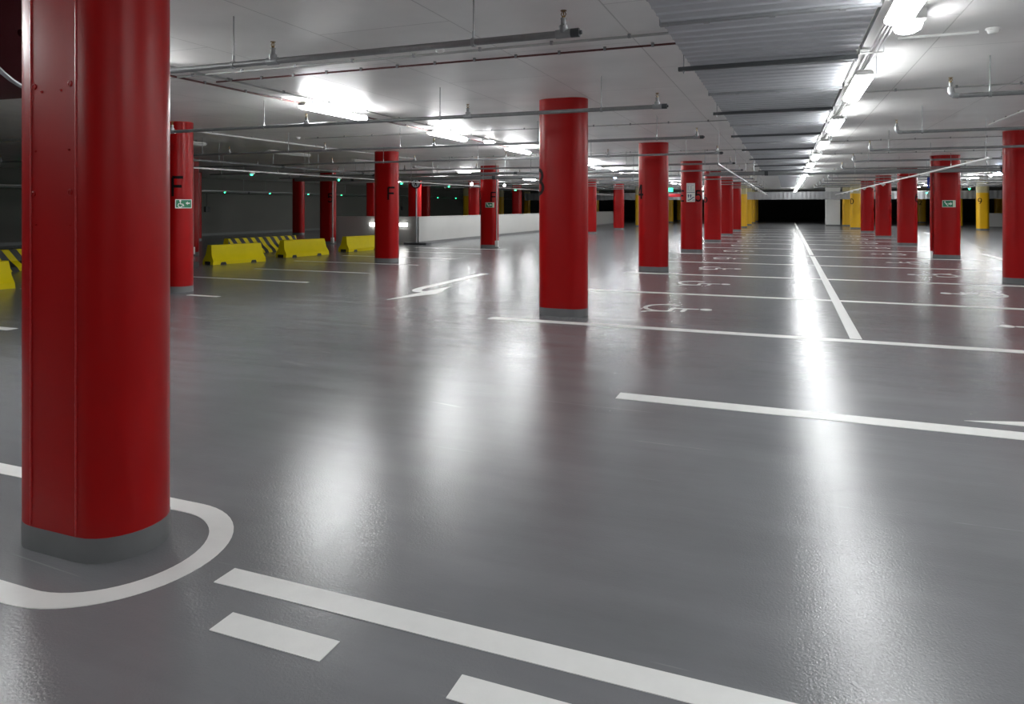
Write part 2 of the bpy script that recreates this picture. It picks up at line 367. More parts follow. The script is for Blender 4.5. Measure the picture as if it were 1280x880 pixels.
for i in range(3):
    rect('lane_dash', -1.9 + i * .935, -1.43 + i * .935, 1.905, 2.02, ['short white dash beside the big column loop', 'short white dash cut by the bottom edge, second from the loop', 'short white dash third from the big column loop'][i], 'short dashes')
# loop round the big column
cx, cy, ro, ri = -2.74, 2.225, .475, .37
a = [(cx + ro * math.cos(t), cy + ro * math.sin(t)) for t in [-PI / 2 + PI * i / 28 for i in range(29)]]
mid = [(cx + (ro + ri) / 2 * math.cos(t), cy + (ro + ri) / 2 * math.sin(t)) for t in [-PI / 2 + PI * i / 28 for i in range(29)]]
loop = [(-7.5, mid[0][1]), (-5, mid[0][1]), (-3.5, mid[0][1])] + mid + [(-3.5, mid[-1][1]), (-5, mid[-1][1]), (-7.5, mid[-1][1])]
tag(obj('island_outline', MB().ribbon(loop, ro - ri, Z0, Z1), M['white_paint'], smooth=None), 'white painted loop curving round the foot of the big red column', 'floor marking')
# bays by the barriers
for i, (xa, xb, y) in enumerate(((-9.42, -8.77, 9.0), (-11.9, -8.77, 11.33), (-11.9, -8.72, 13.38), (-12.6, -8.75, 15.7), (-12.6, -8.75, 17.95), (-12.6, -9.0, 20.2), (-12.6, -9.0, 22.4))):
    rect('bay_line', xa, xb, y - .055, y + .055, 'stub of white line at the foot of the wheelchair sign column' if i == 0 else 'thin white bay line before the yellow barriers, %s past the stub' % ORD[i], 'bay lines by the barriers')
rect('bay_line', -13.0, -10.6, 8.55, 8.66, 'thin white bay line beside the barrier at the picture edge', 'bay lines by the barriers')
rect('bay_line', -12, -8.78, 5.62, 5.76, 'thin white bay line seen behind the big red column', 'bay lines by the barriers')
# turn arrow
def turn_arrow():
    mb = MB()
    mb.add([], [])
    stem = [(-6.255, 14.25), (-6.25, 13), (-6.235, 12)] + [(-5.97 + .26 * math.cos(t), 11.45 + .62 * math.sin(t)) for t in [PI + PI / 2 * i / 10 for i in range(11)]] + [(-5.86, 10.83)]
    mb.ribbon(stem, .17, Z0, Z1)
    mb.prism([(-5.97, 9.7), (-5.58, 10.68), (-5.86, 11.78), (-5.9, 11.0)], Z0, Z1 + .0004)
    return mb
tag(obj('turn_arrow', turn_arrow(), M['white_paint'], smooth=None), 'white bent turn arrow on the lane between the F row and column 3', 'floor marking')
def lane_arrow(): return MB().prism([(-.08, -1.9), (.08, -1.9), (.08, .2), (.32, .0), (0, 1.9), (-.32, 0), (-.08, .2)], Z0, Z1)
tag(obj('lane_arrow', lane_arrow(), M['white_paint'], loc=(5.75, 23.9, 0), rz=PI, smooth=None), 'white lane arrow beside the running man sign column', 'floor marking', 'straight lane arrows')
tag(obj('lane_arrow', lane_arrow(), M['white_paint'], loc=(7.4, 44.0, 0), rz=PI, smooth=None), 'far white lane arrow short of the yellow columns', 'floor marking', 'straight lane arrows')
slab('arrow_tip', [(1.16, 5.70), (2.3, 5.72), (2.3, 6.05)], 'white arrow tip entering at the picture edge above a bay line')
def wheelchair():
    mb = MB(); w = .062
    mb.prism([(.90 + .085 * math.cos(2 * PI * i / 16), .03 + .10 * math.sin(2 * PI * i / 16)) for i in range(16)], Z0, Z1)
    mb.ribbon(seg((.80, .03), (.42, 0)), w, Z0, Z1)
    mb.ribbon(seg((.62, .0), (.60, -.28)), w, Z0, Z1 + .0003)
    mb.ribbon(seg((.43, .02), (.42, -.30), (.10, -.40), (.08, -.50)), w, Z0, Z1 + .0005)
    mb.ribbon(arc(.31, .02, .28, .34, 55, 300, 26), w, Z0, Z1 + .0007)
    return mb
wm = wheelchair().mesh('wheelchair_symbol', M['white_paint'])
for i in range(9):
    yc = 10.42 + 3.55 * i
    tag(obj('wheelchair_symbol', wm, loc=(-1.98, yc, 0)), 'white wheelchair symbol in the bays on the column 3 side, %s from the camera' % ORD[i + 1], 'floor marking', 'wheelchair symbols')
    tag(obj('wheelchair_symbol', wm, loc=(3.47, yc, 0), rz=PI), 'white wheelchair symbol across the centre line, running man side, %s from the camera' % ORD[i + 1], 'floor marking', 'wheelchair symbols')

# ---------------------------------------------------------------- ceiling duct over the lane
DL, DR, DB, DT = -.86, .58, 2.87, 2.97
def duct_section(x0, x1, y0, y1, label, ribs=True):
    t = thing('air_duct', label, 'duct', ((x0 + x1) / 2, y0, DB)); hw = (x1 - x0) / 2; ln = y1 - y0
    mb = MB(); n = max(2, int(ln / .19)); ysx = [ln * i / n for i in range(n + 1)]
    vs = []; fs = []
    for i, yy in enumerate(ysx):                      # cross-ribbed sheet underside
        for dy, dz in ((0, 0), (.13, 0), (.145, -.011), (.175, -.011)):
            if yy + dy <= ln: vs += [(-hw, yy + dy, dz), (hw, yy + dy, dz), (hw, yy + dy, DT - DB), (-hw, yy + dy, DT - DB)]
    m = len(vs) // 4
    for i in range(m - 1):
        for k in range(4): fs.append((i * 4 + k, i * 4 + (k + 1) % 4, i * 4 + 4 + (k + 1) % 4, i * 4 + 4 + k))
    fs += [(0, 1, 2, 3), tuple((m - 1) * 4 + k for k in (3, 2, 1, 0))]
    obj('duct_sheet', mb.add(vs, fs), M['duct'], t, smooth=None)
    return t
fl = [5.24 - 3.52, 5.24] + [5.24 + 3.5 * k for k in range(1, 8)]
main = duct_section(DL, DR, -2.0, 33.0, 'wide flat grey ribbed duct running under the ceiling over the bays')
narrow = duct_section(-.32, DR, 33.0, 53.4, 'narrower grey duct continuing from the wide one toward the far end')
for y in fl:
    mb = MB(); yy = y + 2.0
    mb.box(-.735, .735, yy - .022, yy - .004, -.028, .06).box(-.735, .735, yy + .004, yy + .022, -.028, .06)
    for s in (-1, 1): mb.box(s * .705 - .03, s * .705 + .03, yy - .03, yy + .03, -.03, .05)
    for q in (-.4, .05, .5): mb.box(q - .02, q + .02, yy - .03, yy + .03, -.035, -.02)
    obj('duct_flange', mb, M['galv'], main, smooth=None)
bars = [6.95 - 3.52 * 1] + [6.95 + 3.52 * k for k in range(8)]
for i, y in enumerate(bars):
    t = thing('duct_support', 'dark channel bar slung under the duct, %s from the camera' % ORD[i + 1], 'support bar', (-.14, y, DB - .045), group='support bars under the duct')
    mb = MB().box(-.84, .738, -.024, .024, -.004, 0).box(-.84, .74, -.024, -.02, 0, .034).box(-.84, .74, .02, .024, 0, .034)
    for q in (-.6, -.15, .3, .65): mb.box(q - .05, q + .05, -.026, .026, .001, .032)
    obj('channel', mb, M['dark_steel'], t, smooth=None)
    for s in (-.79, .728):
        obj('hanger_rod', MB().tube((s, 0, -.03), (s, 0, CEIL - DB + .045), .005, 8), M['galv'], t)
        obj('nut', MB().lathe([(.011, 0), (.011, .012)], (s, 0, -.016), 6), M['galv'], t)

# far crosswise duct
t = thing('air_duct', 'big corrugated metal duct crossing above the dark far end', 'duct', (4, 54.2, 2.0))
mb = MB(); n = 300; x0, x1 = -20, 22
vs = []; fs = []
for i in range(n + 1):
    x = x0 + (x1 - x0) * i / n; e = .012 if i % 2 else 0
    vs += [(x - 4, -.35 + e, 0 + e), (x - 4, .35 - e, 0 + e), (x - 4, .35 - e, .56 - e), (x - 4, -.35 + e, .56 - e)]
for i in range(n):
    for k in range(4): fs.append((i * 4 + k, i * 4 + (k + 1) % 4, i * 4 + 4 + (k + 1) % 4, i * 4 + 4 + k))
fs += [(0, 1, 2, 3), tuple(n * 4 + k for k in (3, 2, 1, 0))]
obj('duct_sheet', mb.add(vs, fs), M['galv'], t, smooth=None)
mb = MB()
for k in range(14): mb.box(-24 + k * 3.2 - .02, -24 + k * 3.2 + .02, -.38, .38, -.02, .58)
obj('duct_flange', mb, M['galv'], t, smooth=None)
for k in range(6): obj('hanger_rod', MB().tube((-22 + k * 7.4, -.37, .56), (-22 + k * 7.4, -.37, CEIL - 2.0), .008, 6), M['galv'], t)

# ---------------------------------------------------------------- lamps
def tube_lamp(x, y0, y1, z, w, lit, label, group, drop=None):
    t = thing('tube_lamp', label, 'lamp', (x, (y0 + y1) / 2, z), group=group); h = (y1 - y0) / 2
    k = (round(h, 3), w, lit)
    def body():
        m = MB().bbox(-w * .36, w * .36, -h + .012, h - .012, .064, .10, .008)
        for q in (-1, 1): m.bbox(-w * .42, w * .42, q * h - .012, q * h + .012, .045, .085, .008)
        return m.mesh('housing', M['white_plastic'], 40)
    def diff():
        prof = [(math.cos(a) * (w / 2 - .004), .038 - math.sin(a) * .038) for a in [-PI * .17 + PI * 1.34 * i / 18 for i in range(19)]]
        m = MB(); n = len(prof); hh = h - .01
        yy = [(-hh, .75), (-hh + .03, 1), (hh - .03, 1), (hh, .75)]
        vs = [(px * (.8 + .2 * sc if sc < 1 else 1), y, .038 - (.038 - pz) * sc) for y, sc in yy for px, pz in prof]
        fs = [(a * n + i, a * n + i + 1, (a + 1) * n + i + 1, (a + 1) * n + i) for a in range(3) for i in range(n - 1)]
        fs += [(a * n + n - 1, a * n, (a + 1) * n, (a + 1) * n + n - 1) for a in range(3)] + [tuple(range(n)), tuple(3 * n + i for i in range(n))]
        return m.add(vs, fs).mesh('diffuser', M[{True: 'lamp', False: 'lamp_off'}.get(lit, lit)], 40)
    obj('housing', shared(('lb',) + k, body), parent=t); obj('diffuser', shared(('ld',) + k, diff), parent=t)
    if drop:
        for s in (-.6, .6): obj('hanger', MB().box(0, .137, s * h - .012, s * h + .012, .10, .106).box(.125, .137, s * h - .012, s * h + .012, .106, drop), M['galv'], t, smooth=None)
    else:
        for s in (-.7, .7): obj('hanger', MB().tube((0, s * h, .10), (0, s * h, CEIL - z), .008, 6), M['galv'], t)
    return t
def bulkhead(x, y, z, label, group, w=.2, l=.34, top=None):
    t = thing('bulkhead_lamp', label, 'lamp', (x, y, z), group=group)
    prof = [(.001, 0), (.06, .003), (.088, .018), (.1, .05), (.1, .058)]
    obj('dome', MB().lathe(prof, n=20).xf(Matrix.Diagonal((w / .2, l / .2, 1, 1))), M['lamp'], t)
    obj('housing', MB().bbox(-w / 2 - .004, w / 2 + .004, -l / 2 - .004, l / 2 + .004, .058, top or (CEIL - z), .008), M['white_plastic'], t)
    return t
for k in range(-3, 17):  # row carried on unseen behind the camera, added for its light
    y = 3.74 + 3.64 * k  # last few, past the far duct, are added to light the yellow columns
    tube_lamp(.695, y, y + 1.55, 2.70, .18, 'duct_lamp', 'bright lamp %s along the duct edge, counted from the camera' % ORD[k + 1] if k >= 0 else 'unseen lamp added along the duct edge behind the camera, %s back' % ORD[-k], 'lamps along the duct', .279)
bulkhead(.87, 6.1, 2.84, 'short bright lamp just past the first long lamp at the duct edge', None)
for k in range(-3, 15):  # lamps behind the camera continue the row unseen, put in for their light
    y = 8.0 + 3.6 * k
    if k == -1: y = 3.7
    if k == 0: y = 7.75
    if k == 1: y = 11.4
    if k == 2: y = 15.2
    tube_lamp(-6.1, y, y + 1.5, 2.82, .14, True, 'bright ceiling lamp over the turn arrow lane, %s from the camera' % ORD[k + 1] if k >= 0 else 'unseen ceiling lamp over the turn arrow lane behind the camera, %s back' % ORD[-k], 'lamps over the turn arrow lane')
bulkhead(-6.1, 14.15, 2.88, 'short bright lamp between the second and third turn arrow lane lamps', None)
for k in range(-4, 12):  # lamps before the frame are unseen, added to brighten the ceiling on this side
    y = 15.5 + 3.8 * k
    tube_lamp(8.3, y, y + 1.5, 2.80, .20, True, ('bright ceiling lamp beyond the running man column, %s in view' % ORD[k + 1]) if k >= 0 else 'unseen lamp added to the outer lane outside the frame, %s before those in view' % ORD[-k], 'lamps over the outer lane')
for k in range(0, 9):
    y = 10.5 + 3.7 * k
    tube_lamp(-12.2, y, y + 1.6, 2.84, .15, k > 3, ('unlit grey ceiling lamp above the yellow barriers, %s from the camera' % ORD[k + 1]) if k < 4 else 'lit ceiling lamp before the white parapet, %s along it' % ORD[k - 3], 'unlit lamps' if k < 4 else 'lamps before the parapet')
tube_lamp(-20.2, 33.0, 34.5, 2.86, .15, True, 'lamp behind the white parapet toward the side wall', 'lamps near the side wall')
tube_lamp(-13.9 - 2.0, 30, 31.5, 2.86, .15, True, 'lamp over the ramp behind the parapet', 'lamps near the side wall')

# white trunking and conduits beside the duct
t = thing('cable_trunking', 'white cable trunking along the duct edge above the lamps', 'trunking', (.655, 0, 2.90))
obj('trunk', MB().box(-.03, .03, -2, 52, 0, .05), M['white_plastic'], t, smooth=None)
for k in range(22):
    y = 3.45 + 1.76 * k + .0
    obj('bracket', MB().box(-.04, .155, y - .025, y + .025, -.032, -.026).box(-.04, -.032, y - .02, y + .02, -.03, .078).box(.147, .155, y - .02, y + .02, -.03, .078), M['white_plastic'], t, smooth=None)
for i, x in enumerate((.705, .735, .765)):
    tag(obj('conduit', MB().path([(0, -2, 0), (0, 52, 0)], .010, 8), M['white_conduit'], loc=(x, 0, 2.885)), 'white conduit along the duct edge, %s out from the trunking' % ORD[i + 1], 'conduit', 'conduits along the duct')

# ---------------------------------------------------------------- sprinkler pipes
def sprinkler_mesh():
    mb = MB()
    mb.cur = 0; mb.lathe([(.03, -.02), (.03, .03), (.018, .04), (.018, .07), (.02, .072), (.02, .08)], n=12)
    mb.cur = 1; mb.lathe([(.011, .08), (.011, .095)], n=8)
    for s in (-1, 1): mb.path([(s * .008, 0, .09), (s * .016, 0, .105), (s * .006, 0, .125)], .003, 6)
    mb.lathe([(.004, .10), (.004, .125)], n=6); mb.lathe([(.02, .125), (.02, .129)], n=12)
    return mb
SP = sprinkler_mesh().mesh('sprinkler_head', [M['pipe'], M['brass']], 40)
def sprinkler_pipe(y, x0, x1, z, heads, rods, label, group, r=.023, elbow=False, down=()):
    t = thing('sprinkler_pipe', label, 'pipe', (x0, y, z), group=group)
    obj('pipe', MB().tube((0, 0, 0), (x1 - x0, 0, 0), r, 12), M['pipe'], t)
    end = 0 if elbow else x1 - x0
    if elbow:
        pts = [(.055, 0, 0), (.02, 0, .004), (-.005, 0, .022), (-.012, 0, .06)]
        obj('elbow', MB().path(pts, r * 1.22, 12).ball((.02, 0, .004), r * 1.22).ball((-.005, 0, .022), r * 1.22), M['galv'], t)
        obj('sprinkler_head', SP, parent=t, loc=(-.012, 0, .055))
    else:
        obj('end_cap', MB().tube((end - .02, 0, 0), (end + .035, 0, 0), r * 1.25, 12).tube((end + .035, 0, 0), (end + .05, 0, 0), r * .6, 8), M['dark_steel'], t)
        obj('tee_fitting', MB().tube((end - .12, 0, 0), (end - .02, 0, 0), r * 1.25, 12), M['galv'], t)
        obj('sprinkler_head', SP, parent=t, loc=(end - .07, 0, .02))
    for hx in heads:
        o = obj('tee_fitting', MB().tube((-.05, 0, 0), (.05, 0, 0), r * 1.25, 12), M['galv'], t, loc=(hx - x0, 0, 0))
        obj('sprinkler_head', SP, parent=t, loc=(hx - x0, 0, .02))
    for rx in rods:
        d = rx - x0
        h = obj('hanger', MB().tube((-.012, 0, 0), (.012, 0, 0), r * 1.3, 12).tube((0, 0, r), (0, 0, .075), .009, 8), M['galv'], t, loc=(d, 0, 0))
        obj('hanger_rod', MB().tube((0, 0, .06), (0, 0, CEIL - z), .0055, 6), M['pipe'], h)
    return t
PY = [4.26, 7.74, 11.4, 14.95, 18.6] + [18.6 + 3.55 * k for k in range(1, 8)]
for i, y in enumerate(PY):
    xl = -7.0 if i == 0 else -13.5 if i == 1 else -18.5
    heads = [-3.62 - 2.4 * k for k in range(7) if -3.62 - 2.4 * k > xl + .3]
    rods = [q for q in (-1.95, -4.0, -6.73, -9.3, -11.55, -14.4, -17.0) if q > xl + .2]
    if i > 6: heads = heads[:4]; rods = rods[:5]
    sprinkler_pipe(y, xl, -1.25, 2.6, heads, rods, 'grey sprinkler pipe ending in a capped tee beside the duct, %s from the camera' % ORD[i + 1], 'pipes ending at the duct')
    yr = y + (.33 if i else 3.9)
    if i:
        xr = 12.0
        sprinkler_pipe(yr, 1.54, xr, 2.6, [4.6 + 3 * k for k in range(2)], [1.86 + 2.4 * k for k in range(4)], 'grey sprinkler pipe ending in an upturned elbow near the lamps, %s from the camera' % ORD[i], 'pipes ending near the lamps', elbow=True)
# thick mains
def main_pipe(p0, p1, r, label, rods):
    p0 = Vector(p0); p1 = Vector(p1)
    t = thing('main_pipe', label, 'pipe', p0)
    obj('pipe', MB().tube((0, 0, 0), p1 - p0, r, 14), M['pipe'], t)
    for q in rods:
        d = (p1 - p0) * q
        obj('hanger', MB().tube(d - (p1 - p0).normalized() * .02, d + (p1 - p0).normalized() * .02, r * 1.15, 14).tube(d + Vector((0, 0, r)), d + Vector((0, 0, CEIL - p0.z)), .008, 6), M['galv'], t)
    for q in rods[::2]:
        d = (p1 - p0) * q
        obj('coupling', MB().tube(d + (p1 - p0).normalized() * .3, d + (p1 - p0).normalized() * .4, r * 1.2, 14), M['dark_steel'], t)
main_pipe((-15.5, 19.35, 2.40), (-3.3, 20.4, 2.40), .055, 'thick dark main pipe crossing behind the F columns', (.15, .35, .55, .75, .93))
main_pipe((-15.5, 19.6, 2.54), (-3.3, 20.65, 2.54), .035, 'slimmer dark pipe just above the thick main', (.2, .4, .6, .8))
main_pipe((-2.2, 22.4, 2.5), (14, 22.4, 2.5), .06, 'thick grey main pipe crossing under the duct and before the running man column', (.08, .25, .45, .65, .85))
main_pipe((-12.35, 9.9, 2.54), (-12.35, 19.2, 2.54), .03, 'grey pipe running lengthwise above the yellow barriers', (.1, .3, .5, .7, .9))
main_pipe((-27.2, 8, 2.24), (-27.2, 70, 2.24), .05, 'dark pipe running along the grey side wall', (.05, .2, .35, .5, .65, .8, .95))
# mesh tray
def mesh_tray(loc, L, label):
    t = thing('mesh_tray', label, 'cable tray', loc)
    mb = MB()
    for q in (-.12, -.04, .04, .12): mb.tube((0, q, 0), (L, q, 0), .004, 5)
    for s in (-.15, .15): mb.tube((0, s, .05), (L, s, .05), .004, 5)
    for k in range(int(L / .15) + 1): mb.path([(k * .15, -.15, .05), (k * .15, -.15, 0), (k * .15, .15, 0), (k * .15, .15, .05)], .003, 4)
    obj('wire_mesh', mb, M['galv'], t)
    for k in range(5): obj('hanger_rod', MB().tube((L * (k + .5) / 5, 0, 0), (L * (k + .5) / 5, 0, CEIL - loc[2]), .006, 6), M['galv'], t)
mesh_tray((4.8, 25.2, 2.66), 10, 'wire mesh cable tray crossing behind the running man column')
mesh_tray((-8.9, 26.4, 2.66), 7, 'wire mesh cable tray crossing between the F row and lift sign row')

# ---------------------------------------------------------------- ceiling conduits and detectors
def conduit(pts, m, label, r=.009, clip=.65, group=None):
    p0 = Vector(pts[0]); t = thing('conduit', label, 'conduit', p0, group=group)
    q = [Vector(p) - p0 for p in pts]
    obj('tube', MB().path(q, r, 8), m, t)
    mb = MB()
    for a, b in zip(q, q[1:]):
        n = min(40, int((b - a).length / clip))
        for k in range(n):
            c = a + (b - a) * (k + .5) / n; mb.box(c.x - .012, c.x + .012, c.y - .012, c.y + .012, c.z - .012, CEIL - p0.z - .002)
    if mb.v: o = obj('clips', mb, M['pipe'], t, smooth=None); o['kind'] = 'stuff'
    return t
zc = 2.955
conduit([(-6.5, 5.93, zc), (-.9, 5.93, zc)], M['conduit'], 'thin grey ceiling conduit behind the first sprinkler pipe', .012)
conduit([(-6.2, 6.33, zc), (-.9, 6.33, zc)], M['red_cable'], 'thin dark red ceiling cable behind the first sprinkler pipe', .010, .42)
conduit([(-5.97, 2, zc), (-5.97, 40, zc)], M['conduit'], 'grey conduit above the turn arrow lane lamps', .012)
conduit([(-6.38, 2, zc), (-6.38, 26, zc)], M['red_cable'], 'dark red cable beside the turn arrow lane lamps', .012)
for i, y in enumerate((12.3, 18.7, 25.1)):
    conduit([(-9.6, y, zc), (-.9, y, zc)], M['conduit'], 'thin conduit across the ceiling between lamp lane and duct, %s beyond the first' % ORD[i + 1], group='cross conduits')
for i, (y, xa, m) in enumerate(((5.0, .95, 'white_conduit'), (6.85, .9, 'white_conduit'), (9.9, .95, 'conduit'), (17.2, .95, 'conduit'), (21.4, .95, 'conduit'))):
    conduit([(xa, y, zc), (1.5 if i == 1 else 9.5, y, zc)], M[m], 'short white conduit feeding the ceiling detector by the lamps' if i == 1 else ('white' if i == 0 else 'grey') + ' conduit across the ceiling from the lamp row, %s from the camera' % ORD[[1, 0, 2, 3, 4][i]], .013 if i < 2 else .010)
conduit([(3.35, 6.5, 2.95), (3.35, 14.6, 2.95)], M['white_conduit'], 'white conduit on the ceiling leading past the second elbow pipe', .014)
conduit([(-10.6, 8, 2.95), (-10.6, 18.9, 2.95)], M['white_conduit'], 'pale conduit on the dim ceiling above the F row', .018, 1.0)
def detector(x, y, label):
    t = thing('smoke_detector', label, 'detector', (x, y, CEIL), group='ceiling detectors')
    obj('base', MB().lathe([(.052, -.018), (.055, -.012), (.055, 0)], n=18), M['white_plastic'], t)
    obj('sensor_head', MB().lathe([(.018, -.05), (.034, -.044), (.045, -.024), (.045, -.018)], n=18), M['white_plastic'], t)
detector(1.6, 6.85, 'white ceiling detector beyond the lamp row')
detector(-3.0, 5.86 - .06, 'white ceiling detector beside the first sprinkler pipe')
detector(-2.85, 12.42, 'white ceiling detector behind the column marked 3')
detector(-9.7, 12.2, 'white ceiling detector between the first two F columns')

# ---------------------------------------------------------------- sensor rails
def rail(x, y0, y1, z, label, m='conduit', rods=5, h=.03):
    t = thing('sensor_rail', label, 'rail', (x, y0, z))
    obj('channel', MB().box(-.022, .022, 0, y1 - y0, -h / 2, h / 2), M[m], t, smooth=None)
    for k in range(rods):
        yy = (y1 - y0) * (k + .06) / rods
        obj('hanger_rod', MB().tube((0, yy, h / 2), (0, yy, CEIL - z), .004, 6), M['galv'], t)
def sensor(x, y, z, led, label, group, big=.03):
    t = thing('rail_sensor', label, 'sensor', (x, y, z), group=group)
    obj('cover', shared('scov', lambda: MB().lathe([(.02, -.05), (.06, -.042), (.075, -.02), (.075, 0)], n=16).mesh('cover', M['white_plastic'], 40)), parent=t)
    obj('light', shared(('sl', led, big), lambda: MB().ball((0, 0, -.055), big).mesh('light', M[led], 60)), parent=t)
rail(-1.2, 13.6, 52, 2.3, 'thin sensor rail hanging over the wheelchair bays, lift sign side', 'galv', 8)
rail(3.12, 13.5, 52, 2.3, 'bright thin sensor rail hanging over the bays, running man side', 'white_conduit', 8)
rail(-11.4, 9.6, 52, 2.3, 'pale sensor rail hanging above the yellow barriers', 'conduit', 9)
rail(-26.3, 12, 66, 2.28, 'sensor rail hanging beside the grey side wall', 'pipe', 9)
rail(7.0, 22, 52, 2.3, 'sensor rail hanging over the outer lane', 'conduit', 6)
for k in range(9):
    sensor(-1.2, 24.2 + 3.1 * k, 2.282, 'lamp_off', 'white sensor under the lift sign side rail, %s from the camera' % ORD[k + 1], 'sensors over the bays') if k < 8 else None
    sensor(3.12, 24.0 + 3.1 * k, 2.282, 'lamp_off', 'white sensor under the running man side rail, %s from the camera' % ORD[k + 1], 'sensors over the bays') if k < 8 else None
    sensor(-11.4, 12.7 + 3.35 * k, 2.282, 'led_green' if k not in (4,) else 'led_white', 'glowing %s sensor on the rail above the barriers, %s from the camera' % ('green' if k != 4 else 'white', ORD[k + 1]), 'glowing sensors above the barriers', .026)
for k in range(12):
    sensor(-26.3, 17.5 + 3.3 * k, 2.262, 'led_green', 'small green sensor light beside the side wall, %s from the camera' % ORD[k + 1], 'glowing sensors by the side wall', .03)
for k in range(6):
    sensor(7.0, 33.5 + 3.1 * k, 2.282, 'led_green', 'green sensor light over the outer lane, %s from the camera' % ORD[k + 1], 'glowing sensors over the outer lane', .036)
# camera lights / beacons seen between the columns
def beacon(x, y, z, led, label, r=.05):
    t = thing('beacon_light', label, 'light', (x, y, z))
    obj('globe', MB().ball((0, 0, 0), r), M[led], t)
    obj('stem', MB().tube((0, 0, r * .8), (0, 0, CEIL - z), .01, 8), M['galv'], t)
beacon(-10.6, 23.0, 2.31, 'led_white', 'small white light between the F columns over the parapet', .05)
beacon(-10.7, 26.4, 2.36, 'led_white', 'small white light just beside the parapet F column', .05)
beacon(-6.6, 28.5, 2.72, 'led_blue', 'bluish white light between columns 3 and 4', .07)
beacon(-6.6, 34.8, 2.62, 'led_blue', 'second bluish light behind, beside column 4', .07)
beacon(7.3, 30.5, 2.73, 'led_blue', 'bluish light beside the cut off red column', .06)

# ---------------------------------------------------------------- parapets and ramp
t = thing('parapet_wall', 'low white parapet running back from the round sign', 'low wall', (-13.55, 24.4, 0))
obj('wall_body', MB().box(-.2, 0, 0, 34, .1, 1.05), M['parapet'], t, smooth=None)
obj('coping', MB().bbox(-.22, .02, -.02, 34, 1.05, 1.09, .006), M['parapet'], t)
obj('skirting', MB().box(-.21, .012, -.01, 34, 0, .1), M['skirt'], t, smooth=None)
t = thing('parapet_wall', 'white end wall with two lit lamps behind the yellow barriers', 'low wall', (-13.8, 24.6, 0))
obj('wall_body', MB().box(-4.5, 0, 0, .2, .0, 1.09), M['parapet'], t, smooth=None)
for i, (px, lab) in enumerate(((-1.95, 'lit rectangular wall lamp beside the column marked 5'), (-.55, 'lit rectangular wall lamp beside the round sign post'))):
    l = thing('wall_lamp', lab, 'lamp', (-13.8 + px, 24.6, .76))
    obj('backplate', MB().bbox(-.19, .19, -.03, 0, -.09, .09, .006), M['white_plastic'], l)
    obj('diffuser', MB().bbox(-.17, .17, -.075, -.03, -.07, .07, .015), M['bulkhead'], l)
    tag(obj('wall_mounted_conduit', MB().tube((0, 0, 0), (.32, 0, 0), .01, 8), M['grey_plastic'], loc=(-13.8 + px + .19, 24.585, .78)), 'short grey conduit out of the ' + lab[4:], 'conduit')
t = thing('parapet_wall', 'low white parapet beyond the yellow column with the 9', 'low wall', (13.2, 58, 0))
obj('wall_body', MB().box(0, 10, 0, .2, .08, 1.02), M['parapet'], t, smooth=None)
obj('skirting', MB().box(0, 10, -.012, .2, 0, .08), M['skirt'], t, smooth=None)
t = thing('round_sign', 'round prohibition sign on a grey post at the parapet corner', 'sign', (-13.50, 24.1, 0))
obj('foot', MB().bbox(-.45, .55, -.22, .22, 0, .09, .02), M['dark_steel'], t)
obj('post', MB().tube((0, 0, .08), (0, 0, 2.25), .03, 12), M['galv'], t)
R = Matrix.Translation((0, -.05, 2.40)) @ Matrix.Rotation(math.radians(28), 4, 'Z') @ Matrix.Rotation(PI / 2, 4, 'X')
obj('sign_rim', MB().lathe([(.205, 0), (.205, .014), (.15, .014), (.15, 0), (.205, 0)], n=32, caps=False).xf(R), M['maroon'], t)
obj('sign_face', MB().lathe([(.152, .002), (.152, .010)], n=32).xf(R), M['sign_grey'], t)
fig = MB().lathe([(.028, .011), (.028, .014)], (0, .085, 0), 12).prism([(-.035, -.02), (.035, -.02), (.04, .05), (-.04, .05)], .011, .014).prism([(-.05, -.11), (-.02, -.11), (.0, -.02), (-.03, -.02)], .011, .014).prism([(.02, -.11), (.05, -.11), (.03, -.02), (0, -.02)], .011, .014).prism([(-.1, .0), (-.03, .03), (-.03, .05), (-.1, .02)], .011, .014).prism([(.03, .03), (.1, .0), (.1, .02), (.03, .05)], .011, .014)
obj('figure', fig.xf(R), M['black'], t)

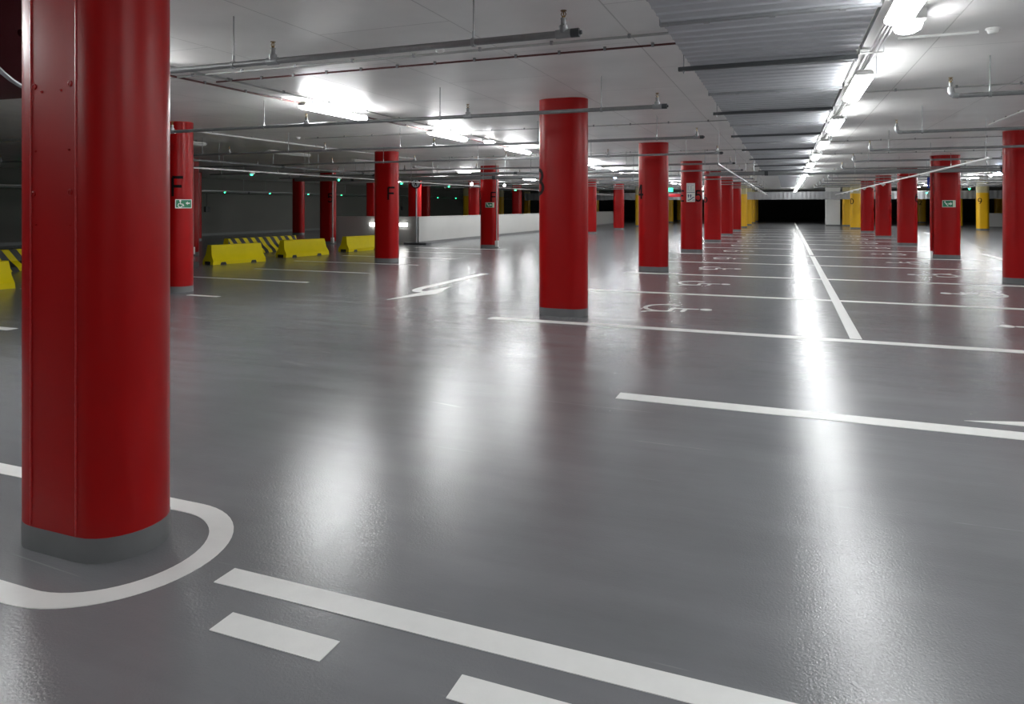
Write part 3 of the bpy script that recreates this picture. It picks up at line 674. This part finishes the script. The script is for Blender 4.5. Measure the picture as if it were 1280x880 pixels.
# ---------------------------------------------------------------- barriers
def barrier(x, y, rz, L, striped, label, group):
    t = thing('jersey_barrier', label, 'barrier', (x, y, 0), rz, group)
    H = .50; h = L / 2
    prof = [(-.24, 0), (-.24, .10), (-.14, .24), (-.09, H - .01), (-.08, H), (.08, H), (.09, H - .01), (.14, .24), (.24, .10), (.24, 0)]
    def cut(z): return h - .03 - z * .10
    ns = 1 if not striped else 1
    n = len(prof); mb = MB()
    if not striped:
        stations = [-1, 1]
        vs = [(px, s * cut(pz), pz) for s in stations for px, pz in prof]
        mb.add(vs, [(i, (i + 1) % n, n + (i + 1) % n, n + i) for i in range(n)] + [tuple(range(n))[::-1], tuple(range(n, 2 * n))])
        obj('barrier_body', mb, M['barrier_yellow'], t, smooth=25)
        sl = MB()
        for s in (-.32, .32): sl.box(-.246, .246, s * L - .085, s * L + .085, .0, .055)
        sl.box(-.09, .09, -h + .0, -h + .06, 0, .07); 
        o = obj('fork_slot', MB().prism([(-.09, 0), (.09, 0), (.06, .06), (-.06, .06)], -.244, .244).xf(Matrix(((0, 0, 1, 0), (1, 0, 0, 0), (0, 1, 0, 0), (0, 0, 0, 1))) @ Matrix.Translation((-.3 * L, 0, 0))), M['barrier_black'], t, smooth=None); o['label'] = 'dark lifting slot at the foot'
        o = obj('fork_slot', MB().prism([(-.09, 0), (.09, 0), (.06, .06), (-.06, .06)], -.244, .244).xf(Matrix(((0, 0, 1, 0), (1, 0, 0, 0), (0, 1, 0, 0), (0, 0, 0, 1))) @ Matrix.Translation((.25 * L, 0, 0))), M['barrier_black'], t, smooth=None); o['label'] = 'dark lifting slot at the foot'
        obj('end_slot', MB().box(-.12, .12, -h + .02, -h + .06, 0, .08), M['barrier_black'], t, smooth=None)
    else:
        k = int(L / .14); sk = .32
        def yy(i, z): return max(-cut(z), min(cut(z), -h + (i / k) * (L + sk) - sk + sk * (1 - z / H)))
        for i in range(k + 1):
            mb.cur = (i // 1) % 2
            b = len(mb.v)
            ya = [yy(i, pz) if i > 0 else -cut(pz) for _, pz in prof]; yb = [yy(i + 1, pz) if i < k else cut(pz) for _, pz in prof]
            mb.add([(p[0], a, p[1]) for p, a in zip(prof, ya)] + [(p[0], a, p[1]) for p, a in zip(prof, yb)], [(j, (j + 1) % n, n + (j + 1) % n, n + j) for j in range(n)])
        mb.cur = 0; mb.add([(p[0], -cut(p[1]), p[1]) for p in prof], [tuple(range(n))[::-1]]); mb.add([(p[0], cut(p[1]), p[1]) for p in prof], [tuple(range(n))])
        obj('barrier_body', mb, [M['barrier_yellow'], M['barrier_black']], t, smooth=None)
    return t
BG = 'traffic barriers'
barrier(-13.68, 14.62, math.radians(-14), 1.62, False, 'yellow concrete barrier right behind the wheelchair sign column', BG)
barrier(-13.68, 17.43, math.radians(-12), 1.70, False, 'middle yellow concrete barrier in front of the black and yellow one', BG)
barrier(-13.5, 20.3, math.radians(-10), 1.75, False, 'yellow concrete barrier partly behind the parapet end F column', BG)
barrier(-13.55, 7.85, math.radians(-12), 1.65, False, 'yellow concrete barrier cut by the picture edge behind the big column', BG)
barrier(-16.0, 18.3, math.radians(-6), 3.0, True, 'long black and yellow striped barrier behind the yellow ones', BG)
barrier(-16.9, 9.9, math.radians(-6), 3.0, True, 'black and yellow striped barrier beside the big column edge', BG)
t = thing('wheel_stop', 'low black and yellow striped kerb bar on the floor by the barriers', 'wheel stop', (-13.75, 12.55, 0), math.radians(4))
for k in range(6):
    mb = MB().prism([(-.08, 0), (.08, 0), (.06, .11), (-.06, .11)], -.9 + k * .3, -.9 + (k + 1) * .3).xf(Matrix(((1, 0, 0, 0), (0, 0, 1, 0), (0, 1, 0, 0), (0, 0, 0, 1))))
    obj('stripe_block', mb, M['barrier_yellow' if k % 2 == 0 else 'barrier_black'], t, smooth=None)

# ---------------------------------------------------------------- signs on the columns
def plate_frame(colx, coly, s0, z):                  # local frame on the column skin: x along the skin, y up, z outward
    p = Vector((*wrap(s0, .006), z)); q = Vector((*wrap(s0 + .01, .006), z)); d = (q - p).normalized(); nn = d.cross(Vector((0, 0, 1)))
    return Matrix.Translation((colx + p.x, coly + p.y, z)) @ Matrix((( d.x, 0, nn.x, 0), (d.y, 0, nn.y, 0), (0, 1, 0, 0), (0, 0, 0, 1)))
def rp(mb, x0, x1, y0, y1, z0, z1): return mb.box(x0, x1, y0, y1, z0, z1)
def sign(name, label, mtx):
    t = bpy.data.objects.new(name, None); C.objects.link(t); t.matrix_world = mtx; tag(t, label, 'sign', 'column signs'); return t
def disc(mb, x, y, r, z0, z1): return mb.prism([(x + r * math.cos(2 * PI * i / 14), y + r * math.sin(2 * PI * i / 14)) for i in range(14)], z0, z1)
def arrow(mb, x, y, l, h, z0, z1, d=1):
    p = [(x, y - h * .2), (x + d * l * .5, y - h * .2), (x + d * l * .5, y - h * .5), (x + d * l, y), (x + d * l * .5, y + h * .5), (x + d * l * .5, y + h * .2), (x, y + h * .2)]
    return mb.prism(p if d > 0 else p[::-1], z0, z1)
def exit_sign(colx, coly, s0, z, w, h, kind, label):
    t = sign('exit_sign', label, plate_frame(colx, coly, s0, z))
    obj('plate', MB().box(-w / 2, w / 2, -h / 2, h / 2, -.004, 0), M['sign_white'], t, smooth=None)
    xg = w / 2 - (.012 if kind == 'chair' else .2 * w)
    obj('green_field', MB().box(-w / 2 + .012, xg, -h / 2 + .012, h / 2 - .012, 0, .0015), M['sign_green'], t, smooth=None)
    f = MB(); a, b = .0015, .003
    if kind == 'chair':
        disc(f, -w * .2, h * .33, .016, a, b); f.ribbon(seg((-w * .2, h * .22), (-w * .18, -h * .02), (-w * .04, -h * .04), (w * .02, -h * .28)), .013, a, b)
        f.ribbon(arc(-w * .2, -h * .16, w * .13, h * .22, 110, 360, 16), .012, a, b + .0002); arrow(f, w * .38, .01, w * .26, h * .4, a, b, -1)
    else:
        f.ribbon(seg((-w * .33, h * .28), (-w * .22, 0), (-w * .12, -h * .2), (-w * .05, -h * .28)), .022, a, b); f.ribbon(seg((-w * .22, 0), (-w * .10, h * .06)), .016, a, b + .0003)
        disc(f, -w * .3, h * .3, .016, a, b + .0005); arrow(f, -w * .04, .0, w * .3, h * .5, a, b)
        obj('luminous_strip', MB().box(xg + .01, w / 2 - .012, -h / 2 + .012, h / 2 - .012, 0, .0015), M['sign_glow'], t, smooth=None)
    obj('pictogram', f, M['sign_white'], t, smooth=None)
exit_sign(-10.08, rowY[1], ANG + .05, 1.545, .27, .155, 'chair', 'green wheelchair exit sign on the nearest column with an F')
exit_sign(-10.08, rowY[3], .10, 1.55, .34, .18, 'run', 'green running man sign on the F column before the parapet')
exit_sign(4.33, rowY[3], .02, 1.575, .33, .2, 'run', 'green running man sign with pale strip on the red column')
t = sign('lift_sign', 'white sign with lift and escalator panels on a red column', plate_frame(-2.88, rowY[3], 0.0, 1.95))
obj('plate', MB().box(-.135, .135, -.305, .305, -.004, 0), M['sign_white'], t, smooth=None)
f = MB().ribbon([(-.11, .05), (-.11, .26), (.03, .26), (.03, .05)], .014, 0, .0015, True).ribbon([(-.075, .08), (-.075, .22), (-.005, .22), (-.005, .08)], .02, 0, .0015, True)
f.box(.055, .085, .22, .25, 0, .0015).box(.055, .11, .10, .115, 0, .0015).box(.055, .11, .05, .07, 0, .0015)
obj('lift_pictogram', f, M['sign_grey'], t, smooth=None)
obj('divider', MB().box(-.125, .125, -.004, .012, 0, .0015), M['sign_navy'], t, smooth=None)
f = MB().ribbon(seg((-.1, -.25), (-.03, -.24), (.07, -.16), (.11, -.155)), .026, 0, .0015)
for x, d in ((-.07, 1), (.0, -1)):
    f.box(x - .01, x + .01, -.2 + .03, -.07, 0, .0015); f.prism([(x - .032, -.10), (x + .032, -.10), (x, -.05)], 0, .0016)
    disc(f, x, -.125, .018, 0, .0017)
f.box(.05, .11, -.25, -.235, 0, .0015)
obj('escalator_pictogram', f, M['sign_navy'], t, smooth=None)
# hanging signs
t = thing('direction_sign', 'blue hanging direction sign beside the running man column', 'sign', (5.08, 30.0, 2.40))
obj('panel', MB().bbox(-.16, .16, -.02, .02, -.22, .22, .006), M['sign_blue'], t)
mb = MB().box(-.02, .12, -.024, -.0205, .04, .07).box(-.1, .12, -.024, -.0205, -.03, -.015); arrow(mb.cur is None and mb or mb, 0, 0, 0, 0, 0, 0) if False else None
obj('pictogram', mb.box(-.1, -.02, -.024, -.0205, -.14, -.07).box(.04, .1, -.024, -.0205, -.14, -.07), M['sign_white'], t, smooth=None)
for s in (-.12, .12): obj('hanger_rod', MB().tube((s, 0, .22), (s, 0, CEIL - 2.40), .005, 6), M['galv'], t)
t = thing('hanging_board', 'red hanging board between column 4 and the lift sign column', 'sign', (-5.3, 35.6, 2.05))
obj('panel', MB().bbox(-.5, .5, -.03, .03, -.08, .08, .006), M['sign_red'], t)
for s in (-.4, .4): obj('hanger_rod', MB().tube((s, 0, .08), (s, 0, CEIL - 2.05), .006, 6), M['galv'], t)
t = thing('lit_sign', 'glowing green exit sign above the red hanging board', 'sign', (-5.6, 36.6, 2.36))
obj('panel', MB().bbox(-.16, .16, -.03, .03, -.1, .1, .006), M['lit_green'], t)
obj('hanger_rod', MB().tube((0, 0, .1), (0, 0, CEIL - 2.36), .006, 6), M['galv'], t)
# sockets on the side wall
for i, y in enumerate((27.5, 44.5, 47.0)):
    t = thing('socket_box', 'dark socket box on the grey wall, %s from the camera' % ORD[i + 1], 'socket', (X0, y, 1.35), group='wall sockets')
    obj('box', MB().bbox(0, .12, -.14, .14, -.14, .14, .01), M['dark_steel'], t)
    obj('feed_conduit', MB().tube((.03, 0, .14), (.03, 0, .84), .014, 6), M['dark_steel'], t)

# ---------------------------------------------------------------- round fan end peeping out behind the big column
t = thing('jet_fan', 'dark maroon round jet fan partly hidden behind the big column top', 'fan', (-3.79, 2.67, 2.53), PI / 2)
Rx = Matrix.Rotation(PI / 2, 4, 'X')
obj('casing', MB().lathe([(.40, -.9), (.41, -.02), (.415, 0), (.385, .0), (.375, -.12), (.37, -.3), (.001, -.3)], n=40).xf(Rx), M['maroon'], t)
obj('rim', MB().lathe([(.416, -.03), (.424, -.03), (.424, .006), (.416, .006), (.416, -.03)], n=48, caps=False).xf(Rx), M['galv'], t)
obj('end_plate', MB().lathe([(.384, -.06), (.384, -.05)], n=40).xf(Rx), M['maroon'], t)
for (x, z) in ((-.2, .12), (-.2, -.12), (.1, .2), (.1, -.2)):
    obj('bolt_stub', MB().tube((x, -.05, z), (x, .02 - .17, z), .022, 12).tube((x, -.13, z), (x, -.155, z), .03, 12), M['maroon'], t)
for yy in (.15, .7): obj('hanger', MB().box(-.03, .03, yy - .02, yy + .02, .40, .448), M['galv'], t, smooth=None)

# ---------------------------------------------------------------- camera, world, view
f, VX, HY = 872.0, 982.5, 258.0
cam = bpy.data.cameras.new('camera'); co = bpy.data.objects.new('camera', cam); C.objects.link(co)
th = math.atan((VX - 640) / f)
co.location = (0, 0, 1.5); co.rotation_euler = (PI / 2, 0, th)
cam.sensor_fit = 'HORIZONTAL'; cam.sensor_width = 36; cam.lens = f / 1280 * 36; cam.shift_y = -(440 - HY) / 1280
cam.clip_start = .05; cam.clip_end = 300
S.camera = co
w = bpy.data.worlds.new('World'); S.world = w; w.use_nodes = True
w.node_tree.nodes['Background'].inputs[0].default_value = (.05, .05, .055, 1); w.node_tree.nodes['Background'].inputs[1].default_value = .2
S.view_settings.view_transform = 'Standard'; S.view_settings.look = 'None'; S.view_settings.gamma = 1; S.view_settings.exposure = 0.30
S.view_settings.use_curve_mapping = False
S.cycles.max_bounces = 8; S.cycles.diffuse_bounces = 5; S.cycles.glossy_bounces = 4; S.cycles.use_denoising = True
S.cycles.sample_clamp_indirect = 6.0
